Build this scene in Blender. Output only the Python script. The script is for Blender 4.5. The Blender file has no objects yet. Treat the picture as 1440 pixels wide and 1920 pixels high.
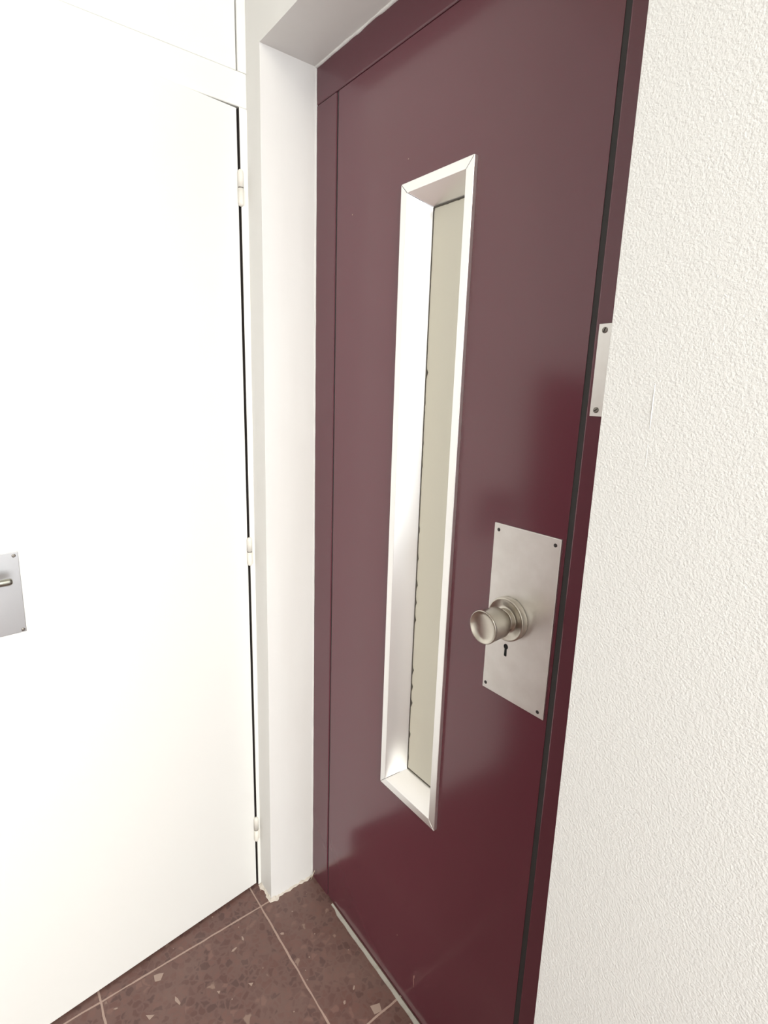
import bpy, bmesh, math, random
from mathutils import Vector, Matrix, noise
random.seed(7)
sc = bpy.context.scene
COL = sc.collection

# ------------------------------------------------------------------ camera
cam_d = bpy.data.cameras.new('camera'); cam = bpy.data.objects.new('camera', cam_d); COL.objects.link(cam)
YAW, PITCH, ROLL = math.radians(-52.208), math.radians(-12.064), math.radians(1.7295)
f = Vector((math.sin(YAW)*math.cos(PITCH), math.cos(YAW)*math.cos(PITCH), math.sin(PITCH)))
r0 = Vector((math.cos(YAW), -math.sin(YAW), 0)); u0 = r0.cross(f)
r_ = math.cos(ROLL)*r0 + math.sin(ROLL)*u0
u_ = -math.sin(ROLL)*r0 + math.cos(ROLL)*u0
cam.matrix_world = Matrix(((r_.x, u_.x, -f.x, 1.1555), (r_.y, u_.y, -f.y, -.6957), (r_.z, u_.z, -f.z, 1.4212), (0, 0, 0, 1)))
cam_d.sensor_width = 36; cam_d.lens = 1010.67/1920*36
cam_d.shift_x = 13.44/1920; cam_d.shift_y = -13.31/1920
cam_d.clip_start = .02
sc.camera = cam

# ------------------------------------------------------------------ light
sc.view_settings.view_transform = 'Standard'; sc.view_settings.look = 'None'
sc.view_settings.gamma = 1; sc.view_settings.use_curve_mapping = False
sc.view_settings.exposure = 0.44
w = bpy.data.worlds.new('world'); sc.world = w; w.use_nodes = True
w.node_tree.nodes['Background'].inputs[0].default_value = (.92, .96, 1, 1)
w.node_tree.nodes['Background'].inputs[1].default_value = .8

def area(name, loc, direction, sx, sy, energy, color):
    l = bpy.data.lights.new(name, 'AREA'); l.shape = 'RECTANGLE'; l.size = sx; l.size_y = sy
    l.energy = energy; l.color = color
    o = bpy.data.objects.new(name, l); COL.objects.link(o); o.location = loc
    o.rotation_euler = Vector(direction).to_track_quat('-Z', 'Y').to_euler()
    return o
area('window_daylight', (3.34, -.72, 1.50), (-1, 0, 0), 1.05, 1.9, 57, (.95, .98, 1))
area('ceiling_lamp_light', (2.6, -.80, 2.60), (0, 0, -1), .30, .9, 46, (1, .95, .83))

# ------------------------------------------------------------------ helpers
def mesh_obj(name, bm, mats, parent=None, smooth=False, bevel=0, seg=2, angle=40, loc=None, rotz=0):
    bmesh.ops.recalc_face_normals(bm, faces=bm.faces[:])
    me = bpy.data.meshes.new(name); bm.to_mesh(me); bm.free()
    o = bpy.data.objects.new(name, me); COL.objects.link(o)
    for m in (mats if isinstance(mats, (list, tuple)) else [mats]): me.materials.append(m)
    if parent: o.parent = parent
    if loc: o.location = loc
    o.rotation_euler.z = rotz
    if smooth:
        for p in me.polygons: p.use_smooth = True
    if bevel:
        b = o.modifiers.new('bevel', 'BEVEL'); b.width = bevel; b.segments = seg
        b.limit_method = 'ANGLE'; b.angle_limit = math.radians(angle)
    return o
def struct(o, label=None, cat=None):
    o['kind'] = 'structure'
    if label: o['label'] = label
    if cat: o['category'] = cat
    return o
def tag(o, label, cat, group=None):
    o['label'] = label; o['category'] = cat
    if group: o['group'] = group
    return o
def box(bm, x0, x1, y0, y1, z0, z1, mi=0):
    v = [bm.verts.new(p) for p in ((x0,y0,z0),(x1,y0,z0),(x1,y1,z0),(x0,y1,z0),(x0,y0,z1),(x1,y0,z1),(x1,y1,z1),(x0,y1,z1))]
    for q in ((0,3,2,1),(4,5,6,7),(0,1,5,4),(1,2,6,5),(2,3,7,6),(3,0,4,7)):
        bm.faces.new([v[i] for i in q]).material_index = mi
    return v
def hexa(bm, bot, top, mi=0):
    v = [bm.verts.new(p) for p in list(bot)+list(top)]; n = len(bot)
    fs = [bm.faces.new(v[:n][::-1]), bm.faces.new(v[n:])]
    for i in range(n): fs.append(bm.faces.new((v[i], v[(i+1)%n], v[n+(i+1)%n], v[n+i])))
    for q in fs: q.material_index = mi
    return v
def lathe(bm, prof, M, seg=40, mi=0):
    """prof: (radius, height) along local Z, M maps to place"""
    rings = []
    for r, h in prof:
        if r < 1e-6: rings.append([bm.verts.new(M @ Vector((0, 0, h)))])
        else: rings.append([bm.verts.new(M @ Vector((r*math.cos(2*math.pi*i/seg), r*math.sin(2*math.pi*i/seg), h))) for i in range(seg)])
    for a, b in zip(rings, rings[1:]):
        for i in range(seg):
            j = (i+1) % seg
            if len(a) == 1 and len(b) == 1: continue
            if len(a) == 1: q = (a[0], b[i], b[j])
            elif len(b) == 1: q = (a[i], a[j], b[0])
            else: q = (a[i], a[j], b[j], b[i])
            fc = bm.faces.new(q); fc.material_index = mi; fc.smooth = True
    return rings
def to_y(x, y, z):      # local Z points to -Y (out of the lift door)
    return Matrix.Translation((x, y, z)) @ Matrix.Rotation(math.pi/2, 4, 'X')
def to_x(x, y, z):      # local Z points to +X
    return Matrix.Translation((x, y, z)) @ Matrix.Rotation(math.pi/2, 4, 'Y')
def new(): return bmesh.new()

# ------------------------------------------------------------------ materials
def mat(name, col, rough=.5, metal=0, spec=.5, bumps=(), coat=0, var=None, aniso=0):
    m = bpy.data.materials.new(name); m.use_nodes = True
    nt = m.node_tree; b = nt.nodes['Principled BSDF']
    b.inputs['Base Color'].default_value = (*col, 1); b.inputs['Roughness'].default_value = rough
    b.inputs['Metallic'].default_value = metal; b.inputs['Specular IOR Level'].default_value = spec
    b.inputs['Coat Weight'].default_value = coat
    tc = nt.nodes.new('ShaderNodeTexCoord')
    prev = None
    for scale, detail, strength, dist, stretch in bumps:
        mp = nt.nodes.new('ShaderNodeMapping'); mp.inputs['Scale'].default_value = stretch
        nt.links.new(tc.outputs['Object'], mp.inputs['Vector'])
        n = nt.nodes.new('ShaderNodeTexNoise'); n.inputs['Scale'].default_value = scale; n.inputs['Detail'].default_value = detail
        nt.links.new(mp.outputs[0], n.inputs['Vector'])
        bp = nt.nodes.new('ShaderNodeBump'); bp.inputs['Strength'].default_value = strength; bp.inputs['Distance'].default_value = dist
        nt.links.new(n.outputs['Fac'], bp.inputs['Height'])
        if prev: nt.links.new(prev.outputs[0], bp.inputs['Normal'])
        prev = bp
    if prev: nt.links.new(prev.outputs[0], b.inputs['Normal'])
    if var:
        scale, c2, stretch, lo, hi = var
        mp = nt.nodes.new('ShaderNodeMapping'); mp.inputs['Scale'].default_value = stretch
        nt.links.new(tc.outputs['Object'], mp.inputs['Vector'])
        n = nt.nodes.new('ShaderNodeTexNoise'); n.inputs['Scale'].default_value = scale; n.inputs['Detail'].default_value = 5
        nt.links.new(mp.outputs[0], n.inputs['Vector'])
        rp = nt.nodes.new('ShaderNodeValToRGB'); rp.color_ramp.elements[0].position = lo; rp.color_ramp.elements[1].position = hi
        rp.color_ramp.elements[0].color = (*col, 1); rp.color_ramp.elements[1].color = (*c2, 1)
        nt.links.new(n.outputs['Fac'], rp.inputs[0]); nt.links.new(rp.outputs[0], b.inputs['Base Color'])
    return m
ONE = (1, 1, 1)
M_wall = mat('textured_white_wall_paint', (.69, .695, .685), .6, bumps=[(420, 4, .6, .0013, ONE), (110, 2, .12, .0015, ONE)])
M_plaster = mat('smooth_cream_plaster', (.72, .71, .69), .6, bumps=[(40, 3, .12, .002, (1, 1, .25)), (9, 2, .15, .004, (1, 1, .3))], var=(6, (.765, .76, .745), (1, 1, .2), .35, .65))
M_dado = mat('dark_dado_paint', (.12, .05, .05), .4)
M_ceil = mat('ceiling_paint', (.82, .79, .72), .8)
M_wdoor = mat('white_door_gloss_paint', (.77, .768, .745), .32, bumps=[(250, 2, .04, .0005, ONE)])
M_wframe = mat('white_frame_paint', (.775, .77, .735), .38, bumps=[(160, 2, .05, .0006, ONE)])
M_maroon = mat('maroon_gloss_paint', (.116, .0265, .041), .17, spec=.7, bumps=[(330, 2, .045, .0004, ONE)])
M_maroonf = mat('maroon_frame_paint', (.106, .027, .040), .24, spec=.6, bumps=[(280, 2, .05, .0005, ONE)])
M_alu = mat('brushed_aluminium', (.91, .905, .90), .28, .86, bumps=[(90, 4, .08, .0004, (1, 1, .03))])
M_steel = mat('worn_satin_steel', (.74, .725, .70), .40, .96, bumps=[(60, 4, .05, .0004, ONE)], var=(30, (.80, .79, .77), ONE, .35, .7))
M_knob = mat('satin_nickel', (.53, .495, .44), .28, 1)
M_plate2 = mat('pale_satin_aluminium', (.44, .44, .45), .4, 1, bumps=[(60, 4, .05, .0004, ONE)])
M_chrome = mat('polished_chrome', (.36, .36, .32), .25, 1)
M_dark = mat('dark_screw', (.05, .045, .045), .45, .6)
M_hinge = mat('aged_cream_hinge_paint', (.72, .69, .63), .5)
M_gasket = mat('black_rubber', (.028, .025, .025), .7)
M_gap_shade = mat('hinge_gap_shade', (.05, .04, .036), .8)  # near-black colour standing in for the shade inside the hinge gap
M_hole = mat('black_recess', (.008, .008, .008), .9)
M_seal = mat('dark_sealant', (.10, .09, .075), .8)
M_panel = mat('beige_panel', (.72, .70, .60), .45, bumps=[(120, 3, .06, .0005, ONE)])
M_thresh = mat('grey_threshold_metal', (.50, .49, .44), .5, .3, var=(35, (.36, .33, .28), ONE, .5, .75))
M_dust = mat('pale_plaster_dust', (.60, .55, .49), .9, bumps=[(300, 3, .5, .001, ONE)])
M_chip = mat('pale_terrazzo_chip', (.33, .245, .205), .5)
M_mark = mat('paint_chip_mark', (.34, .17, .15), .6)
M_straw = mat('dry_straw', (.62, .55, .42), .8)
M_glass = mat('window_glass', (1, 1, 1), .0); M_glass.node_tree.nodes['Principled BSDF'].inputs['Transmission Weight'].default_value = 1

def floor_material():
    m = bpy.data.materials.new('maroon_terrazzo_tiles'); m.use_nodes = True
    nt = m.node_tree; N = nt.nodes; L = nt.links; b = N['Principled BSDF']
    tc = N.new('ShaderNodeTexCoord')
    def math_(op, a, b_=None):
        n = N.new('ShaderNodeMath'); n.operation = op
        for i, v in enumerate((a, b_)):
            if v is None: continue
            if isinstance(v, (int, float)): n.inputs[i].default_value = v
            else: L.new(v, n.inputs[i])
        return n.outputs[0]
    wob = N.new('ShaderNodeTexNoise'); wob.inputs['Scale'].default_value = 22; wob.inputs['Detail'].default_value = 4
    L.new(tc.outputs['Object'], wob.inputs['Vector'])
    sep = N.new('ShaderNodeSeparateXYZ'); L.new(tc.outputs['Object'], sep.inputs[0])
    wv = math_('MULTIPLY', math_('SUBTRACT', wob.outputs['Fac'], .5), .004)
    T = .4063
    def dist(c, off):
        fr = math_('FRACT', math_('DIVIDE', math_('ADD', math_('ADD', c, wv), 20*T - off), T))
        return math_('MULTIPLY', math_('MINIMUM', fr, math_('SUBTRACT', 1.0, fr)), T)
    dx = dist(sep.outputs['X'], .0007); dy = dist(sep.outputs['Y'], -.1676)
    d = math_('MINIMUM', dx, dy)
    wid = N.new('ShaderNodeTexNoise'); wid.inputs['Scale'].default_value = 14; L.new(tc.outputs['Object'], wid.inputs['Vector'])
    half = math_('ADD', math_('MULTIPLY', wid.outputs['Fac'], .0034), .0004)
    g = math_('LESS_THAN', d, half)
    # terrazzo aggregate
    vo = N.new('ShaderNodeTexVoronoi'); vo.inputs['Scale'].default_value = 62; vo.feature = 'F1'; vo.inputs['Randomness'].default_value = 1
    dn = N.new('ShaderNodeTexNoise'); dn.inputs['Scale'].default_value = 45; L.new(tc.outputs['Object'], dn.inputs['Vector'])
    mixv = N.new('ShaderNodeMix'); mixv.data_type = 'VECTOR'; mixv.inputs[0].default_value = .022
    L.new(tc.outputs['Object'], mixv.inputs[4]); L.new(dn.outputs['Color'], mixv.inputs[5]); L.new(mixv.outputs[1], vo.inputs['Vector'])
    sc_ = N.new('ShaderNodeSeparateColor'); L.new(vo.outputs['Color'], sc_.inputs[0])
    rp = N.new('ShaderNodeValToRGB'); cr = rp.color_ramp; cr.interpolation = 'CONSTANT'
    cols = [(0, (.105, .050, .043)), (.22, (.128, .062, .052)), (.45, (.090, .046, .041)), (.60, (.145, .074, .062)), (.8, (.118, .060, .052)), (.93, (.175, .095, .08)), (.985, (.24, .16, .13))]
    cr.elements[0].position = 0; cr.elements[0].color = (*cols[0][1], 1)
    cr.elements[1].position = cols[1][0]; cr.elements[1].color = (*cols[1][1], 1)
    for p, c in cols[2:]:
        e = cr.elements.new(p); e.color = (*c, 1)
    L.new(sc_.outputs[0], rp.inputs[0])
    # matrix between chips
    rp2 = N.new('ShaderNodeValToRGB'); rp2.color_ramp.elements[0].position = .04; rp2.color_ramp.elements[1].position = .17
    ve = N.new('ShaderNodeTexVoronoi'); ve.inputs['Scale'].default_value = 62; ve.feature = 'DISTANCE_TO_EDGE'; L.new(mixv.outputs[1], ve.inputs['Vector'])
    mz = N.new('ShaderNodeTexNoise'); mz.inputs['Scale'].default_value = 30; mz.inputs['Detail'].default_value = 3; L.new(tc.outputs['Object'], mz.inputs['Vector'])
    L.new(math_('SUBTRACT', math_('MULTIPLY', mz.outputs['Fac'], .45), ve.outputs['Distance']), rp2.inputs[0])
    mx = N.new('ShaderNodeMix'); mx.data_type = 'RGBA'; L.new(rp2.outputs[0], mx.inputs[0]); L.new(rp.outputs[0], mx.inputs[6]); mx.inputs[7].default_value = (.135, .075, .064, 1)
    # dusty scuffs
    sn = N.new('ShaderNodeTexNoise'); sn.inputs['Scale'].default_value = 5; sn.inputs['Detail'].default_value = 8; sn.inputs['Roughness'].default_value = .65
    L.new(tc.outputs['Object'], sn.inputs['Vector'])
    rp3 = N.new('ShaderNodeValToRGB'); rp3.color_ramp.elements[0].position = .45; rp3.color_ramp.elements[1].position = .85
    rp3.color_ramp.elements[1].color = (.45, .45, .45, 1)
    L.new(sn.outputs['Fac'], rp3.inputs[0])
    mx2 = N.new('ShaderNodeMix'); mx2.data_type = 'RGBA'; L.new(rp3.outputs[0], mx2.inputs[0]); L.new(mx.outputs[2], mx2.inputs[6]); mx2.inputs[7].default_value = (.22, .155, .135, 1)
    # fine pale specks
    vs = N.new('ShaderNodeTexVoronoi'); vs.inputs['Scale'].default_value = 45; L.new(tc.outputs['Object'], vs.inputs['Vector'])
    ss = N.new('ShaderNodeSeparateColor'); L.new(vs.outputs['Color'], ss.inputs[0])
    spk = math_('MULTIPLY', math_('LESS_THAN', vs.outputs['Distance'], .075), math_('GREATER_THAN', ss.outputs[0], .80))
    mx3 = N.new('ShaderNodeMix'); mx3.data_type = 'RGBA'; L.new(math_('MULTIPLY', spk, .6), mx3.inputs[0]); L.new(mx2.outputs[2], mx3.inputs[6]); mx3.inputs[7].default_value = (.45, .36, .30, 1)
    mx4 = N.new('ShaderNodeMix'); mx4.data_type = 'RGBA'; L.new(math_('MULTIPLY', g, .8), mx4.inputs[0]); L.new(mx3.outputs[2], mx4.inputs[6]); mx4.inputs[7].default_value = (.42, .31, .26, 1)
    L.new(mx4.outputs[2], b.inputs['Base Color'])
    b.inputs['Roughness'].default_value = .5
    bp = N.new('ShaderNodeBump'); bp.inputs['Strength'].default_value = .3; bp.inputs['Distance'].default_value = .001
    L.new(math_('SUBTRACT', 1.0, g), bp.inputs['Height']); L.new(bp.outputs[0], b.inputs['Normal'])
    return m
M_floor = floor_material()

# ------------------------------------------------------------------ setting
H = 2.10; D = .1348; XL = -.068; ZC = 2.65; XR = 3.4; YB = -2.6; W = .830
bm = new()
box(bm, -.75, XR+.1, YB-.1, .25, -.08, 0)
def chip(cx, cy, pts, h=.0006, mi=1):
    vs = [(cx+x, cy+y) for x, y in pts]
    hexa(bm, [(x, y, -.002) for x, y in vs], [(x, y, h) for x, y in vs], mi)
chip(.0233, -.4498, [(-.010,-.008),(.006,-.010),(.011,.002),(-.002,.013),(-.007,.004)])
chip(.0978, -.4899, [(-.007,-.007),(.008,-.003),(.004,.009)])
chip(.1025, -.4290, [(-.012,-.002),(-.002,-.005),(.013,.001),(.010,.004),(-.004,.002)])
chip(.1705, -.2752, [(-.005,-.004),(.006,-.001),(.001,.006)])
chip(.3928, -.0599, [(-.012,-.010),(.008,-.012),(.012,.006),(-.004,.012)])
chip(.142, -.3443, [(-.004,-.003),(.005,-.001),(.0,.004)])
for k in range(26):
    a, b_ = random.uniform(.02, .6), random.uniform(-.75, -.03)
    s = random.uniform(.0012, .0035); t = random.uniform(0, 6.28); el = random.uniform(1, 3)
    pts = []
    for i in range(5):
        q = i*2*math.pi/5 + random.uniform(-.3, .3); X, Y = s*el*math.cos(q), s*math.sin(q)
        pts.append((X*math.cos(t)-Y*math.sin(t), X*math.sin(t)+Y*math.cos(t)))
    chip(a, b_, pts)
struct(mesh_obj('floor', bm, [M_floor, M_chip]))

bm = new(); box(bm, -.75, XR+.1, YB-.1, .25, ZC, ZC+.1); struct(mesh_obj('ceiling', bm, M_ceil))

# front wall with the lift recess in it: one gridded sheet with reveals
def xr_at(z):           # the right edge of the recess is not quite plumb
    return W + .0045*(1.2-z)/.9 if z < 1.2 else W + .001*(1.2-z)
def axis(a, b, step):
    n = max(1, round((b-a)/step)); return [a+(b-a)*i/n for i in range(n+1)]
zs = axis(0, H, .03) + axis(H, ZC, .06)[1:]
ys = axis(-D, .0, .03) + [.06, .18]
xs = [-.30, -.20, -.10] + axis(-.06, 0, .02) + axis(0, W, .05)[1:] + axis(W, W+.6, .03)[1:] + axis(W+.6, XR, .3)[1:]
bm = new(); cache = {}
def vert(x, y, z):
    k = (round(x, 4), round(y, 4), round(z, 4))
    if k not in cache:
        p = Vector((x, y, z))
        if abs(x-W) < 1e-4 and z <= H+1e-4: p.x = xr_at(z)
        if abs(x-W) < 1e-4 and z > H: p.x = xr_at(H)
        if x <= 1e-4:
            nv = noise.noise(Vector((x*9, y*14, z*3.5)))
            p.x += .0012*nv if x > -1e-4 else 0
            p.y += .0012*noise.noise(Vector((x*9+5, 3, z*4))) if y < -D+1e-4 else 0
        elif abs(z-H) < 1e-4 and x < W:
            p.z += .0015*noise.noise(Vector((x*7, y*6, 8)))
        cache[k] = bm.verts.new(p)
    return cache[k]
def quad(*p): bm.faces.new([vert(*q) for q in p])
for xa, xb in zip(xs, xs[1:]):
    for za, zb in zip(zs, zs[1:]):
        if xa >= -1e-6 and xb <= W+1e-6 and zb <= H+1e-6: continue
        quad((xa,-D,za),(xb,-D,za),(xb,-D,zb),(xa,-D,zb))
for ya, yb in zip(ys, ys[1:]):
    for za, zb in zip(zs, zs[1:]):
        if zb <= H+1e-6:
            quad((0,ya,za),(0,yb,za),(0,yb,zb),(0,ya,zb)); quad((W,ya,za),(W,yb,za),(W,yb,zb),(W,ya,zb))
    for xa, xb in zip(xs, xs[1:]):
        if xa >= -1e-6 and xb <= W+1e-6: quad((xa,ya,H),(xb,ya,H),(xb,yb,H),(xa,yb,H))
for fc in bm.faces:
    c = fc.calc_center_median(); fc.smooth = False
    fc.material_index = 0 if c.x > W+.002 else 1
# raised drip of paint on the textured wall
for (x0, z0, x1, z1, wd, hh) in ((.8835, 1.436, .8843, 1.384, .0010, .0007), (.8845, 1.380, .8850, 1.345, .0007, .0004)):
    n = 10; prev = None
    for i in range(n+1):
        t = i/n; x = x0+(x1-x0)*t; z = z0+(z1-z0)*t; s = math.sin(math.pi*min(1, t*.92+.08))**.5*wd
        cur = [bm.verts.new((x-s, -D+.0004, z)), bm.verts.new((x, -D-hh*s/wd, z)), bm.verts.new((x+s, -D+.0004, z))]
        if prev:
            bm.faces.new((prev[0], prev[1], cur[1], cur[0])); bm.faces.new((prev[1], prev[2], cur[2], cur[1]))
        prev = cur
# wavy bead of paint and filler where plaster meets the maroon frame (head and jamb)
def bead(p0, p1, rad, amp, fr, n, axis_off):
    prev = None
    for i in range(n+1):
        t = i/n; p = Vector(p0).lerp(Vector(p1), t)
        r = rad*(1+.6*noise.noise(Vector((t*fr, axis_off, 1)))); off = amp*noise.noise(Vector((t*fr*.7, 4, axis_off)))
        ring = []
        for k in range(8):
            a = 2*math.pi*k/8
            if axis_off == 'x': pass
            q = p.copy()
            if abs(p1[0]-p0[0]) > .1: q.y += r*math.cos(a); q.z += r*.8*math.sin(a) + off
            else: q.x += r*.5*math.cos(a) + off; q.y += r*math.sin(a)
            ring.append(bm.verts.new(q))
        if prev:
            for k in range(8):
                fc = bm.faces.new((prev[k], prev[(k+1) % 8], ring[(k+1) % 8], ring[k])); fc.material_index = 1; fc.smooth = True
        prev = ring
bead((0, -.0015, H), (W, -.0015, H), .0042, .0035, 26, 90, 2)
bead((.0, -.001, .004), (.0, -.001, H), .0030, .0018, 60, 120, 7)
# ragged plaster foot around the pier
path = [((-.064, -D-.0003), (0, -1))] + [((-.064+.064*i/14, -D-.0003), (0, -1)) for i in range(1, 14)] + [((.0003, -D-.0003), (.7, -.7))] + [((.0003, -D+(D-.004)*i/34), (1, 0)) for i in range(1, 35)]
prev = None
for i, ((x, y), (nx, ny)) in enumerate(path):
    a = .5+.9*noise.noise(Vector((x*70, y*70, 3))); b_ = .5+.9*noise.noise(Vector((x*90+9, y*90, 5)))
    wd = max(.0008, .0085*a) + (.004 if abs(x)+abs(y+D) < .02 else 0); hh = max(.001, .009*b_) + (.004 if abs(x)+abs(y+D) < .015 else 0)
    cur = [bm.verts.new(p) for p in ((x-nx*.003, y-ny*.003, 0), (x-nx*.003, y-ny*.003, hh), (x+nx*.0006, y+ny*.0006, hh*.85), (x+nx*wd*.35, y+ny*wd*.35, min(hh*.35, .0022)), (x+nx*wd, y+ny*wd, .0))]
    if prev:
        for k in range(4):
            fc = bm.faces.new((prev[k], prev[k+1], cur[k+1], cur[k])); fc.material_index = 2
    prev = cur
wf = struct(mesh_obj('wall_front', bm, [M_wall, M_plaster, M_dust], bevel=.004, seg=3, angle=50))

# left wall (holds the white doorway), back, right with its window
bm = new()
Y0 = -.1455; LW = .715; Y1 = Y0-LW-.004       # opening of the white doorway
box(bm, -.20, -.068, YB, Y1-.055, 1.5, ZC); box(bm, -.20, -.068, YB, Y1-.055, 0, 1.5, 1)
struct(mesh_obj('wall_left', bm, [M_wall, M_dado]))
bm = new(); box(bm, -.75, XR+.1, YB-.1, YB, 0, ZC); struct(mesh_obj('wall_back', bm, M_wall))
bm = new()
wy0, wy1, wz0, wz1 = -1.30, -.15, .45, 2.50
box(bm, XR, XR+.15, YB, wy0, 0, ZC); box(bm, XR, XR+.15, wy1, -D, 0, ZC)
box(bm, XR, XR+.15, wy0, wy1, 0, wz0); box(bm, XR, XR+.15, wy0, wy1, wz1, ZC)
struct(mesh_obj('wall_right', bm, M_wall))
bm = new()
for a in ((wy0, wy0+.06, wz0, wz1), (wy1-.06, wy1, wz0, wz1), (wy0+.06, wy1-.06, wz0, wz0+.06), (wy0+.06, wy1-.06, wz1-.06, wz1), (-.745, -.705, wz0+.06, wz1-.06)):
    box(bm, XR+.04, XR+.10, *a)
win = struct(mesh_obj('window_1', bm, M_wframe, bevel=.004))
bm = new(); box(bm, XR+.065, XR+.071, wy0+.05, wy1-.05, wz0+.05, wz1-.05); mesh_obj('pane', bm, M_glass, win)
# closet behind the white door
bm = new(); box(bm, -.75, -.70, YB, .2, 0, ZC); struct(mesh_obj('wall_cupboard', bm, M_wall))

# threshold strip along the lift door
bm = new(); n = 40; prev = None
for i in range(n+1):
    t = i/n; x = .112 + (.829-.112)*t; s = .0042 + .0012*noise.noise(Vector((t*25, 1, 1)))
    if t < .04: s *= .5
    cur = [bm.verts.new(p) for p in ((x, -.0018-2*s, 0), (x, -.0018-2*s, .0022), (x, -.0012, .0032), (x, -.0012, 0))]
    if prev:
        for k in range(4): bm.faces.new((prev[k], prev[(k+1) % 4], cur[(k+1) % 4], cur[k]))
    prev = cur
bm.faces.new(prev)
struct(mesh_obj('trim_3', bm, M_thresh), 'pale grey threshold strip along the foot of the maroon door', 'threshold')

# ------------------------------------------------------------------ maroon lift door frame
HD = 2.0262
fr = bpy.data.objects.new('trim_1', None); COL.objects.link(fr)
struct(fr, 'maroon painted metal frame around the maroon lift door', 'door frame')
bm = new(); box(bm, .0, .0797, 0, .05, 0, HD-.0006); box(bm, .0, .1000, .05, .09, 0, HD-.0006)
mesh_obj('jamb', bm, M_maroonf, fr, bevel=.0022, seg=3)
bm = new(); box(bm, .0, .85, -.0008, .05, HD, H+.004); box(bm, .0, .85, .05, .09, HD-.02, H)
mesh_obj('head', bm, M_maroonf, fr, bevel=.0030, seg=4)
bm = new()
hexa(bm, [(.7235, 0, 0), (.86, 0, 0), (.86, .05, 0), (.7235, .05, 0)], [(.7293, 0, HD-.0006), (.86, 0, HD-.0006), (.86, .05, HD-.0006), (.7293, .05, HD-.0006)])
box(bm, .70, .86, .05, .09, 0, HD-.0206)
mesh_obj('jamb', bm, M_maroonf, fr, bevel=.003, seg=3)
# small metal plate screwed to the frame, half hidden by the wall
bm = new(); box(bm, .7349, .772, -.0022, .0, 1.3942, 1.5159)
kp = mesh_obj('keeper_plate', bm, M_steel, fr, bevel=.0005); kp['label'] = 'narrow bare metal plate screwed to the right side of the frame'
def slot_screw(M, rad, parent, m, slot_rot=.5):
    bm = new()
    lathe(bm, [(0, .0000), (rad, 0), (rad, .0005), (rad*.75, .0012), (0, .0014)], M, 20)
    c, s = math.cos(slot_rot), math.sin(slot_rot)
    pts = [(rad*.8*c-rad*.14*s, rad*.8*s+rad*.14*c), (-rad*.8*c-rad*.14*s, -rad*.8*s+rad*.14*c), (-rad*.8*c+rad*.14*s, -rad*.8*s-rad*.14*c), (rad*.8*c+rad*.14*s, rad*.8*s-rad*.14*c)]
    hexa(bm, [M @ Vector((x, y, .0010)) for x, y in pts], [M @ Vector((x, y, .0016)) for x, y in pts], 1)
    return mesh_obj('screw', bm, [m, M_hole], parent)
M_screw = mat('tarnished_screw', (.22, .20, .18), .4, .9)
for z, rt in ((1.5074, 1.2), (1.4027, .6)): slot_screw(to_y(.7438, -.0022, z), .0040, kp, M_screw, rt)

# ------------------------------------------------------------------ maroon lift door
w0, w1, zt, zb, fl, th = .3112, .4915, 1.7895, .5345, .0170, .0067
YD = .0015                                  # door face just behind the frame face
bm = new()
ZB, ZT = .004, HD-.0012
def strip_box(x0b, x1b, x0t, x1t, z0, z1):
    hexa(bm, [(x0b, YD, z0), (x1b, YD, z0), (x1b, YD+.044, z0), (x0b, YD+.044, z0)], [(x0t, YD, z1), (x1t, YD, z1), (x1t, YD+.044, z1), (x0t, YD+.044, z1)])
# leaf outline with the vision slot cut out, as one shell
def er(z): return .7133 + (.7213-.7133)*z/2.0
xl = .0856
hx0, hx1, hz0, hz1 = w0+.006, w1-.006, zb+.006, zt-.006
def ring(y):
    o = [bm.verts.new(p) for p in ((xl-.0015, y, ZB), (er(ZB), y, ZB), (er(ZT), y, ZT), (xl, y, ZT))]
    i = [bm.verts.new(p) for p in ((hx0, y, hz0), (hx1, y, hz0), (hx1, y, hz1), (hx0, y, hz1))]
    for k in range(4): bm.faces.new((o[k], o[(k+1) % 4], i[(k+1) % 4], i[k]))
    return o, i
o1, i1 = ring(YD); o2, i2 = ring(YD+.044)
for A, B in ((o1, o2), (i1, i2)):
    for k in range(4): bm.faces.new((A[k], A[(k+1) % 4], B[(k+1) % 4], B[k]))
def speck(x, z, a, b_, pts=6, rot=0):
    vs = []
    for i in range(pts):
        q = 2*math.pi*i/pts; X, Z = a*math.cos(q), b_*math.sin(q)*(1+.3*math.sin(i*2.3))
        vs.append((x+X*math.cos(rot)-Z*math.sin(rot), z+X*math.sin(rot)+Z*math.cos(rot)))
    hexa(bm, [(p, YD+.0005, q) for p, q in vs], [(p, YD-.0002, q) for p, q in vs], 1)
speck(.1431, 1.7768, .0013, .0014); speck(.319, 1.8322, .0012, .0013); speck(.4479, .0931, .0014, .017, 8, .06); speck(.4500, .105, .0012, .007, 6, -.1); speck(.385, .16, .0012, .0012)
door = mesh_obj('door_1', bm, [M_maroon, M_mark], bevel=.0007)
struct(door, 'glossy maroon lift door with tall narrow metal framed window', 'door')
# black rubber gaskets in the gaps
bm = new(); ga, gb = YD+.0008, YD+.04
hexa(bm, [(.7128, ga, ZB), (.7245, ga, ZB), (.7245, gb, ZB), (.7128, gb, ZB)], [(.7208, ga, ZT), (.7298, ga, ZT), (.7298, gb, ZT), (.7208, gb, ZT)])
mesh_obj('gasket', bm, M_gasket, door)
bm = new(); box(bm, .0790, .0866, YD+.0010, gb, ZB, ZT)
mesh_obj('gasket', bm, M_gasket, door)

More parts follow.
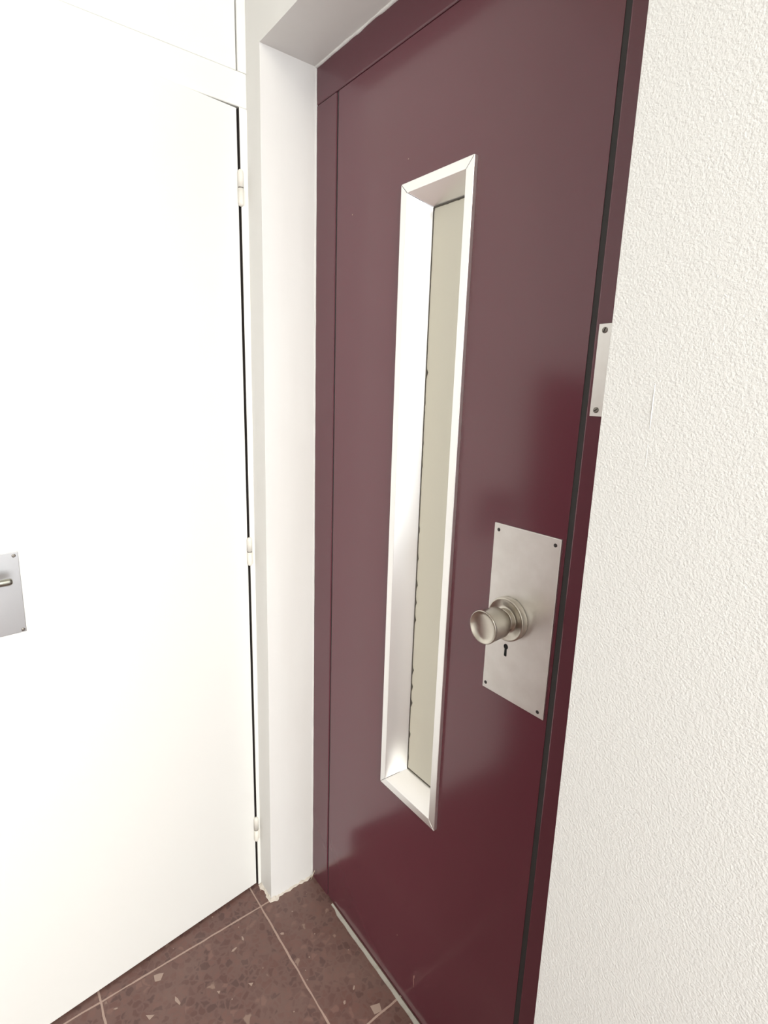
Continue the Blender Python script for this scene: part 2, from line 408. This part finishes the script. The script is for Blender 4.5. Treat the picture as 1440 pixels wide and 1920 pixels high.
# window frame: four mitred aluminium mouldings, flange + deep lining
vf = bpy.data.objects.new('window_frame', None); COL.objects.link(vf); vf.parent = door; vf['label'] = 'silver aluminium window frame'
WD = .0430
outer = [(w0, zb), (w1, zb), (w1, zt), (w0, zt)]
inner = [(w0+fl, zb+fl), (w1-fl, zb+fl), (w1-fl, zt-fl), (w0+fl, zt-fl)]
SPL = .0240
back = [(w0+fl+SPL, zb+fl+SPL-.003), (w1-fl-SPL, zb+fl+SPL-.003), (w1-fl-SPL, zt-fl-SPL+.003), (w0+fl+SPL, zt-fl-SPL+.003)]
for k, nm in enumerate(('sill', 'stile', 'rail', 'stile')):
    j = (k+1) % 4; bm = new()
    def V(p, y): return bm.verts.new((p[0], y, p[1]))
    prof = []
    for a, ii, bk in ((outer[k], inner[k], back[k]), (outer[j], inner[j], back[j])):
        ox = Vector((ii[0]-a[0], ii[1]-a[1]))
        h = (a[0]+ox.x*.38, a[1]+ox.y*.38); bk2 = (bk[0]-ox.x*.14, bk[1]-ox.y*.14); h2 = (ii[0]-ox.x*.14, ii[1]-ox.y*.14)
        a2 = (a[0]+ox.x*.09, a[1]+ox.y*.09)
        sh = .0006 * (1 if a is outer[k] else -1); ux = Vector((outer[j][0]-outer[k][0], outer[j][1]-outer[k][1])).normalized() * sh
        a, a2, ii, bk, bk2, h2 = [(q[0]+ux.x, q[1]+ux.y) for q in (a, a2, ii, bk, bk2, h2)]
        prof.append([V(a, YD), V(a, -th*.93), V((a[0]+ox.x*.03, a[1]+ox.y*.03), -th), V(ii, -th), V(bk, WD), V(bk2, WD), V(h2, YD)])
    A, B = prof
    for q in range(len(A)): bm.faces.new((A[q], A[(q+1) % len(A)], B[(q+1) % len(A)], B[q]))
    bm.faces.new(A[::-1]); bm.faces.new(B)
    mesh_obj(nm, bm, M_alu, vf, bevel=.00045, seg=2, angle=30)
bm = new(); box(bm, w0+fl+SPL-.003, w1-fl-SPL+.003, WD-.0035, WD+.01, zb+fl+SPL-.005, zt-fl-SPL+.003)
o = mesh_obj('window_panel', bm, M_panel, door); o['label'] = 'flat beige panel closing the window'
# ragged sealant along the panel edges
bm = new()
def ragged(p0, p1, n, base, amp, off):
    prev = None
    for i in range(n+1):
        t = i/n; x = p0[0]+(p1[0]-p0[0])*t; z = p0[1]+(p1[1]-p0[1])*t
        s = base + amp*max(0, noise.noise(Vector((t*n*.33, off, 2))))**1.5*3
        vert_ = abs(p1[1]-p0[1]) > .3; dx, dz = (s, 0) if vert_ else (0, -s)
        cur = [bm.verts.new((x-.002 if vert_ else x, WD-.0036, z if vert_ else z+.002)), bm.verts.new((x+dx, WD-.0046, z+dz)), bm.verts.new((x+dx, WD-.0034, z+dz))]
        if prev:
            bm.faces.new((prev[0], prev[1], cur[1], cur[0])); bm.faces.new((prev[1], prev[2], cur[2], cur[1]))
        prev = cur
ragged((back[0][0], back[0][1]), (back[3][0], back[3][1]), 180, .0013, .0034, 5)
ragged((back[0][0], back[0][1]+.0022), (back[1][0], back[1][1]+.0022), 30, .0010, .0002, 11)
ragged((back[3][0], back[3][1]), (back[2][0], back[2][1]), 30, .0012, .0034, 9)
mesh_obj('sealant', bm, M_seal, door)

# knob plate
px0, px1, pz0, pz1 = .5840, .7122, .9092, 1.2106
bm = new(); box(bm, px0, px1, YD-.0030, YD, pz0, pz1)
plate = mesh_obj('knob_plate', bm, M_steel, door, bevel=.0008); plate['label'] = 'large rectangular satin metal plate'
PF = YD-.0030
for x, z in ((.5935, 1.1997), (.7024, 1.1995), (.7006, .9185), (.5907, .9193)):
    bm = new(); lathe(bm, [(0, 0), (.0031, 0), (.0029, .0005), (.0012, .0007), (0, .0004)], to_y(x, PF+.0001, z), 18)
    mesh_obj('screw', bm, M_dark, plate)
bm = new()      # keyhole
kx, kz = .6278, 1.0030; kp_ = []
for i in range(15):
    a = math.radians(-60 + 300*i/14); kp_.append((kx+.0045*math.cos(a), kz+.0050*math.sin(a)))
kp_ = [(kx+.0045*math.cos(math.radians(-60+300*i/14)), kz+.0050*math.sin(math.radians(-60+300*i/14))) for i in range(15)]
kp_ += [(kx-.0026, kz-.016), (kx-.0018, kz-.0175), (kx+.0022, kz-.0175), (kx+.0030, kz-.016)]
hexa(bm, [(x, PF+.001, z) for x, z in kp_], [(x, PF-.00015, z) for x, z in kp_])
o = mesh_obj('keyhole', bm, M_hole, plate); o['label'] = 'black keyhole'
KX, KZ = .6305, 1.0560
bm = new()
lathe(bm, [(0, 0), (.0365, 0), (.0370, .002), (.0370, .0110), (.0362, .0125), (.0345, .0130), (.0330, .0122), (.0235, .0098), (.0195, .0100), (.0190, .0108), (.0190, .0175), (.0180, .0188), (.0155, .0190), (0, .0190)], to_y(KX, PF, KZ), 64)
rose = mesh_obj('rose', bm, M_knob, plate); rose['label'] = 'round dished metal rose'
bm = new()
lathe(bm, [(.0120, .015), (.0120, .0265), (.0150, .0272), (.0228, .0276), (.0246, .0285), (.0254, .0305), (.0270, .0620), (.0275, .0648), (.0272, .0664), (.0264, .0670), (.0255, .0664), (.0235, .0640), (.018, .0620), (.010, .0610), (0, .0606)], to_y(KX, PF, KZ), 64)
knob = mesh_obj('knob', bm, M_knob, door); knob['label'] = 'cylindrical satin metal knob with dished end'

# ------------------------------------------------------------------ white doorway
tf = bpy.data.objects.new('trim_2', None); COL.objects.link(tf)
struct(tf, 'white painted wooden frame around the white door', 'door frame')
FX = -.0655; YG0, YG1 = -.1434, -.1528          # reveal side of the gap at floor and at door head
def slab(y0b, y0t, y1, z0, z1, x0, x1):
    hexa(bm, [(x0, y0b, z0), (x1, y0b, z0), (x1, y1, z0), (x0, y1, z0)], [(x0, y0t, z1), (x1, y0t, z1), (x1, y1, z1), (x0, y1, z1)])
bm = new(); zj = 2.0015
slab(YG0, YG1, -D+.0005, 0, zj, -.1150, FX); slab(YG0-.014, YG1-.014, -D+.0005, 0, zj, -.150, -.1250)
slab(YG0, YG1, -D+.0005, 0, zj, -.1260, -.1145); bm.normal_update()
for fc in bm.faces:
    if fc.normal.y < -.9 or fc.calc_center_median().x < -.1: fc.material_index = 1  # jamb faces in the gap get the painted shade
mesh_obj('jamb', bm, [M_wframe, M_gap_shade], tf, bevel=.0012)
bm = new(); slab(Y1, Y1, Y1-.055, 0, zj, -.1150, FX); mesh_obj('jamb', bm, M_wframe, tf, bevel=.0012)
bm = new(); box(bm, -.1150, FX, Y1-.055, -D+.0005, zj+.0002, 2.068); box(bm, -.150, -.1150, Y1-.055, -D+.0005, zj-.015, 2.068)
mesh_obj('header', bm, M_wframe, tf, bevel=.0025, seg=3)
bm = new(); box(bm, -.110, FX-.004, Y1, -.1555, 2.0695, ZC); mesh_obj('transom_panel', bm, M_wdoor, tf, bevel=.0015)
bm = new(); box(bm, -.1150, FX, -.1538, -D+.0005, 2.0682, ZC); mesh_obj('post', bm, M_wframe, tf, bevel=.0012)
bm = new(); box(bm, -.1150, FX, Y1-.055, Y1-.001, 2.0682, ZC); mesh_obj('post', bm, M_wframe, tf, bevel=.0012)

TH = .107; PY = -.1525
bm = new(); zd0, zd1 = .0065, 1.9985
yb, yt = .0047, -.0052                          # hinge edge leans a little
hexa(bm, [(-.038, yb, zd0), (0, yb, zd0), (0, -.70, zd0), (-.038, -.70, zd0)], [(-.038, yt, zd1), (0, yt, zd1), (0, -.70, zd1), (-.038, -.70, zd1)])
wd_ = mesh_obj('door_2', bm, M_wdoor, bevel=.0012, loc=(XL, PY, 0), rotz=TH)
struct(wd_, 'plain white door standing slightly ajar on the left', 'door')
# its handle plate and lever
bm = new(); box(bm, 0, .002, -.650, -.4842, .9460, 1.1056)
pl2 = mesh_obj('handle_plate', bm, M_plate2, wd_, bevel=.0006); pl2['label'] = 'square satin metal plate with a lever'
for y, z in ((-.4915, 1.0990), (-.4895, .9508), (-.6425, 1.0992), (-.6425, .9508)):
    bm = new(); lathe(bm, [(0, 0), (.0034, 0), (.0031, .0006), (.0013, .0008), (0, .0004)], to_x(.0019, y, z), 18)
    mesh_obj('screw', bm, M_screw, pl2)
bm = new()
lathe(bm, [(0, 0), (.013, 0), (.013, .006), (.0085, .0085), (.0085, .040), (0, .041)], to_x(.002, -.615, 1.064), 32)
nseg = 14; prev = None
for i in range(nseg+1):
    t = i/nseg; y = -.625 + (.625-.5035)*(t if i <= nseg-4 else (1-.010*(.7, .45, .25, .1, 0)[i-nseg+4]/.12*1.2)); zz = 1.0622
    s = (1, 1, .96, .84, .6)[max(0, i-nseg+4)]
    rg = [bm.verts.new((.040+.0055*math.cos(a)*s, y, zz+.0068*math.sin(a)*s)) for a in [2*math.pi*k/16 for k in range(16)]]
    if prev:
        for k in range(16):
            fc = bm.faces.new((prev[k], prev[(k+1) % 16], rg[(k+1) % 16], rg[k])); fc.smooth = True
    else: bm.faces.new(rg)
    prev = rg
bm.faces.new(prev)
lv = mesh_obj('lever', bm, M_chrome, wd_); lv['label'] = 'shiny metal lever handle'
# three hinges
for zc, hl, yy in ((1.8435, .074, -.1530), (1.0140, .074, -.1498), (.1935, .078, -.1470)):
    bm = new(); R = .0066; c = .003
    Mx = Matrix.Translation((FX+.0015, yy, zc))
    lathe(bm, [(0, .0012), (R, .0012), (R, hl/2-.007), (R*.85, hl/2-.003), (R*.5, hl/2-.0005), (0, hl/2)], Mx, 24)
    # hinge lives on the frame; barrels are its parts
    hg = mesh_obj('hinge', bm, M_hinge, wd_); hg.matrix_parent_inverse = Matrix.LocRotScale(Vector((XL, PY, 0)), Matrix.Rotation(TH, 3, 'Z'), None).inverted()
    bm = new(); lathe(bm, [(0, -hl/2), (R*.5, -hl/2+.0005), (R*.85, -hl/2+.003), (R, -hl/2+.007), (R, -.0012), (0, -.0012)], Mx, 24)
    box(bm, FX-.004, FX+.0005, yy+.001, yy+.0105, zc-hl/2+.004, zc-.002)
    mesh_obj('barrel', bm, M_hinge, hg)
    bm = new(); lathe(bm, [(0, -.0012), (R*.92, -.0012), (R*.92, .0012), (0, .0012)], Mx, 24)
    o = mesh_obj('washer', bm, M_screw, hg)

# ------------------------------------------------------------------ bits of straw in the corner
def straw(p0, p1, r, label):
    p0, p1 = Vector(p0), Vector(p1); d = p1-p0; Mx = Matrix.Translation(p0) @ d.to_track_quat('Z', 'Y').to_matrix().to_4x4()
    bm = new(); L_ = d.length; lathe(bm, [(0, 0), (r, 0), (r*1.1, L_*.5), (r*.6, L_), (0, L_)], Mx, 8)
    tag(mesh_obj('straw', bm, M_straw), label, 'straw')
straw((.010, -.012, .0005), (.017, -.003, .034), .0009, 'short pale straw standing in the corner beside the white pier, against the maroon frame')
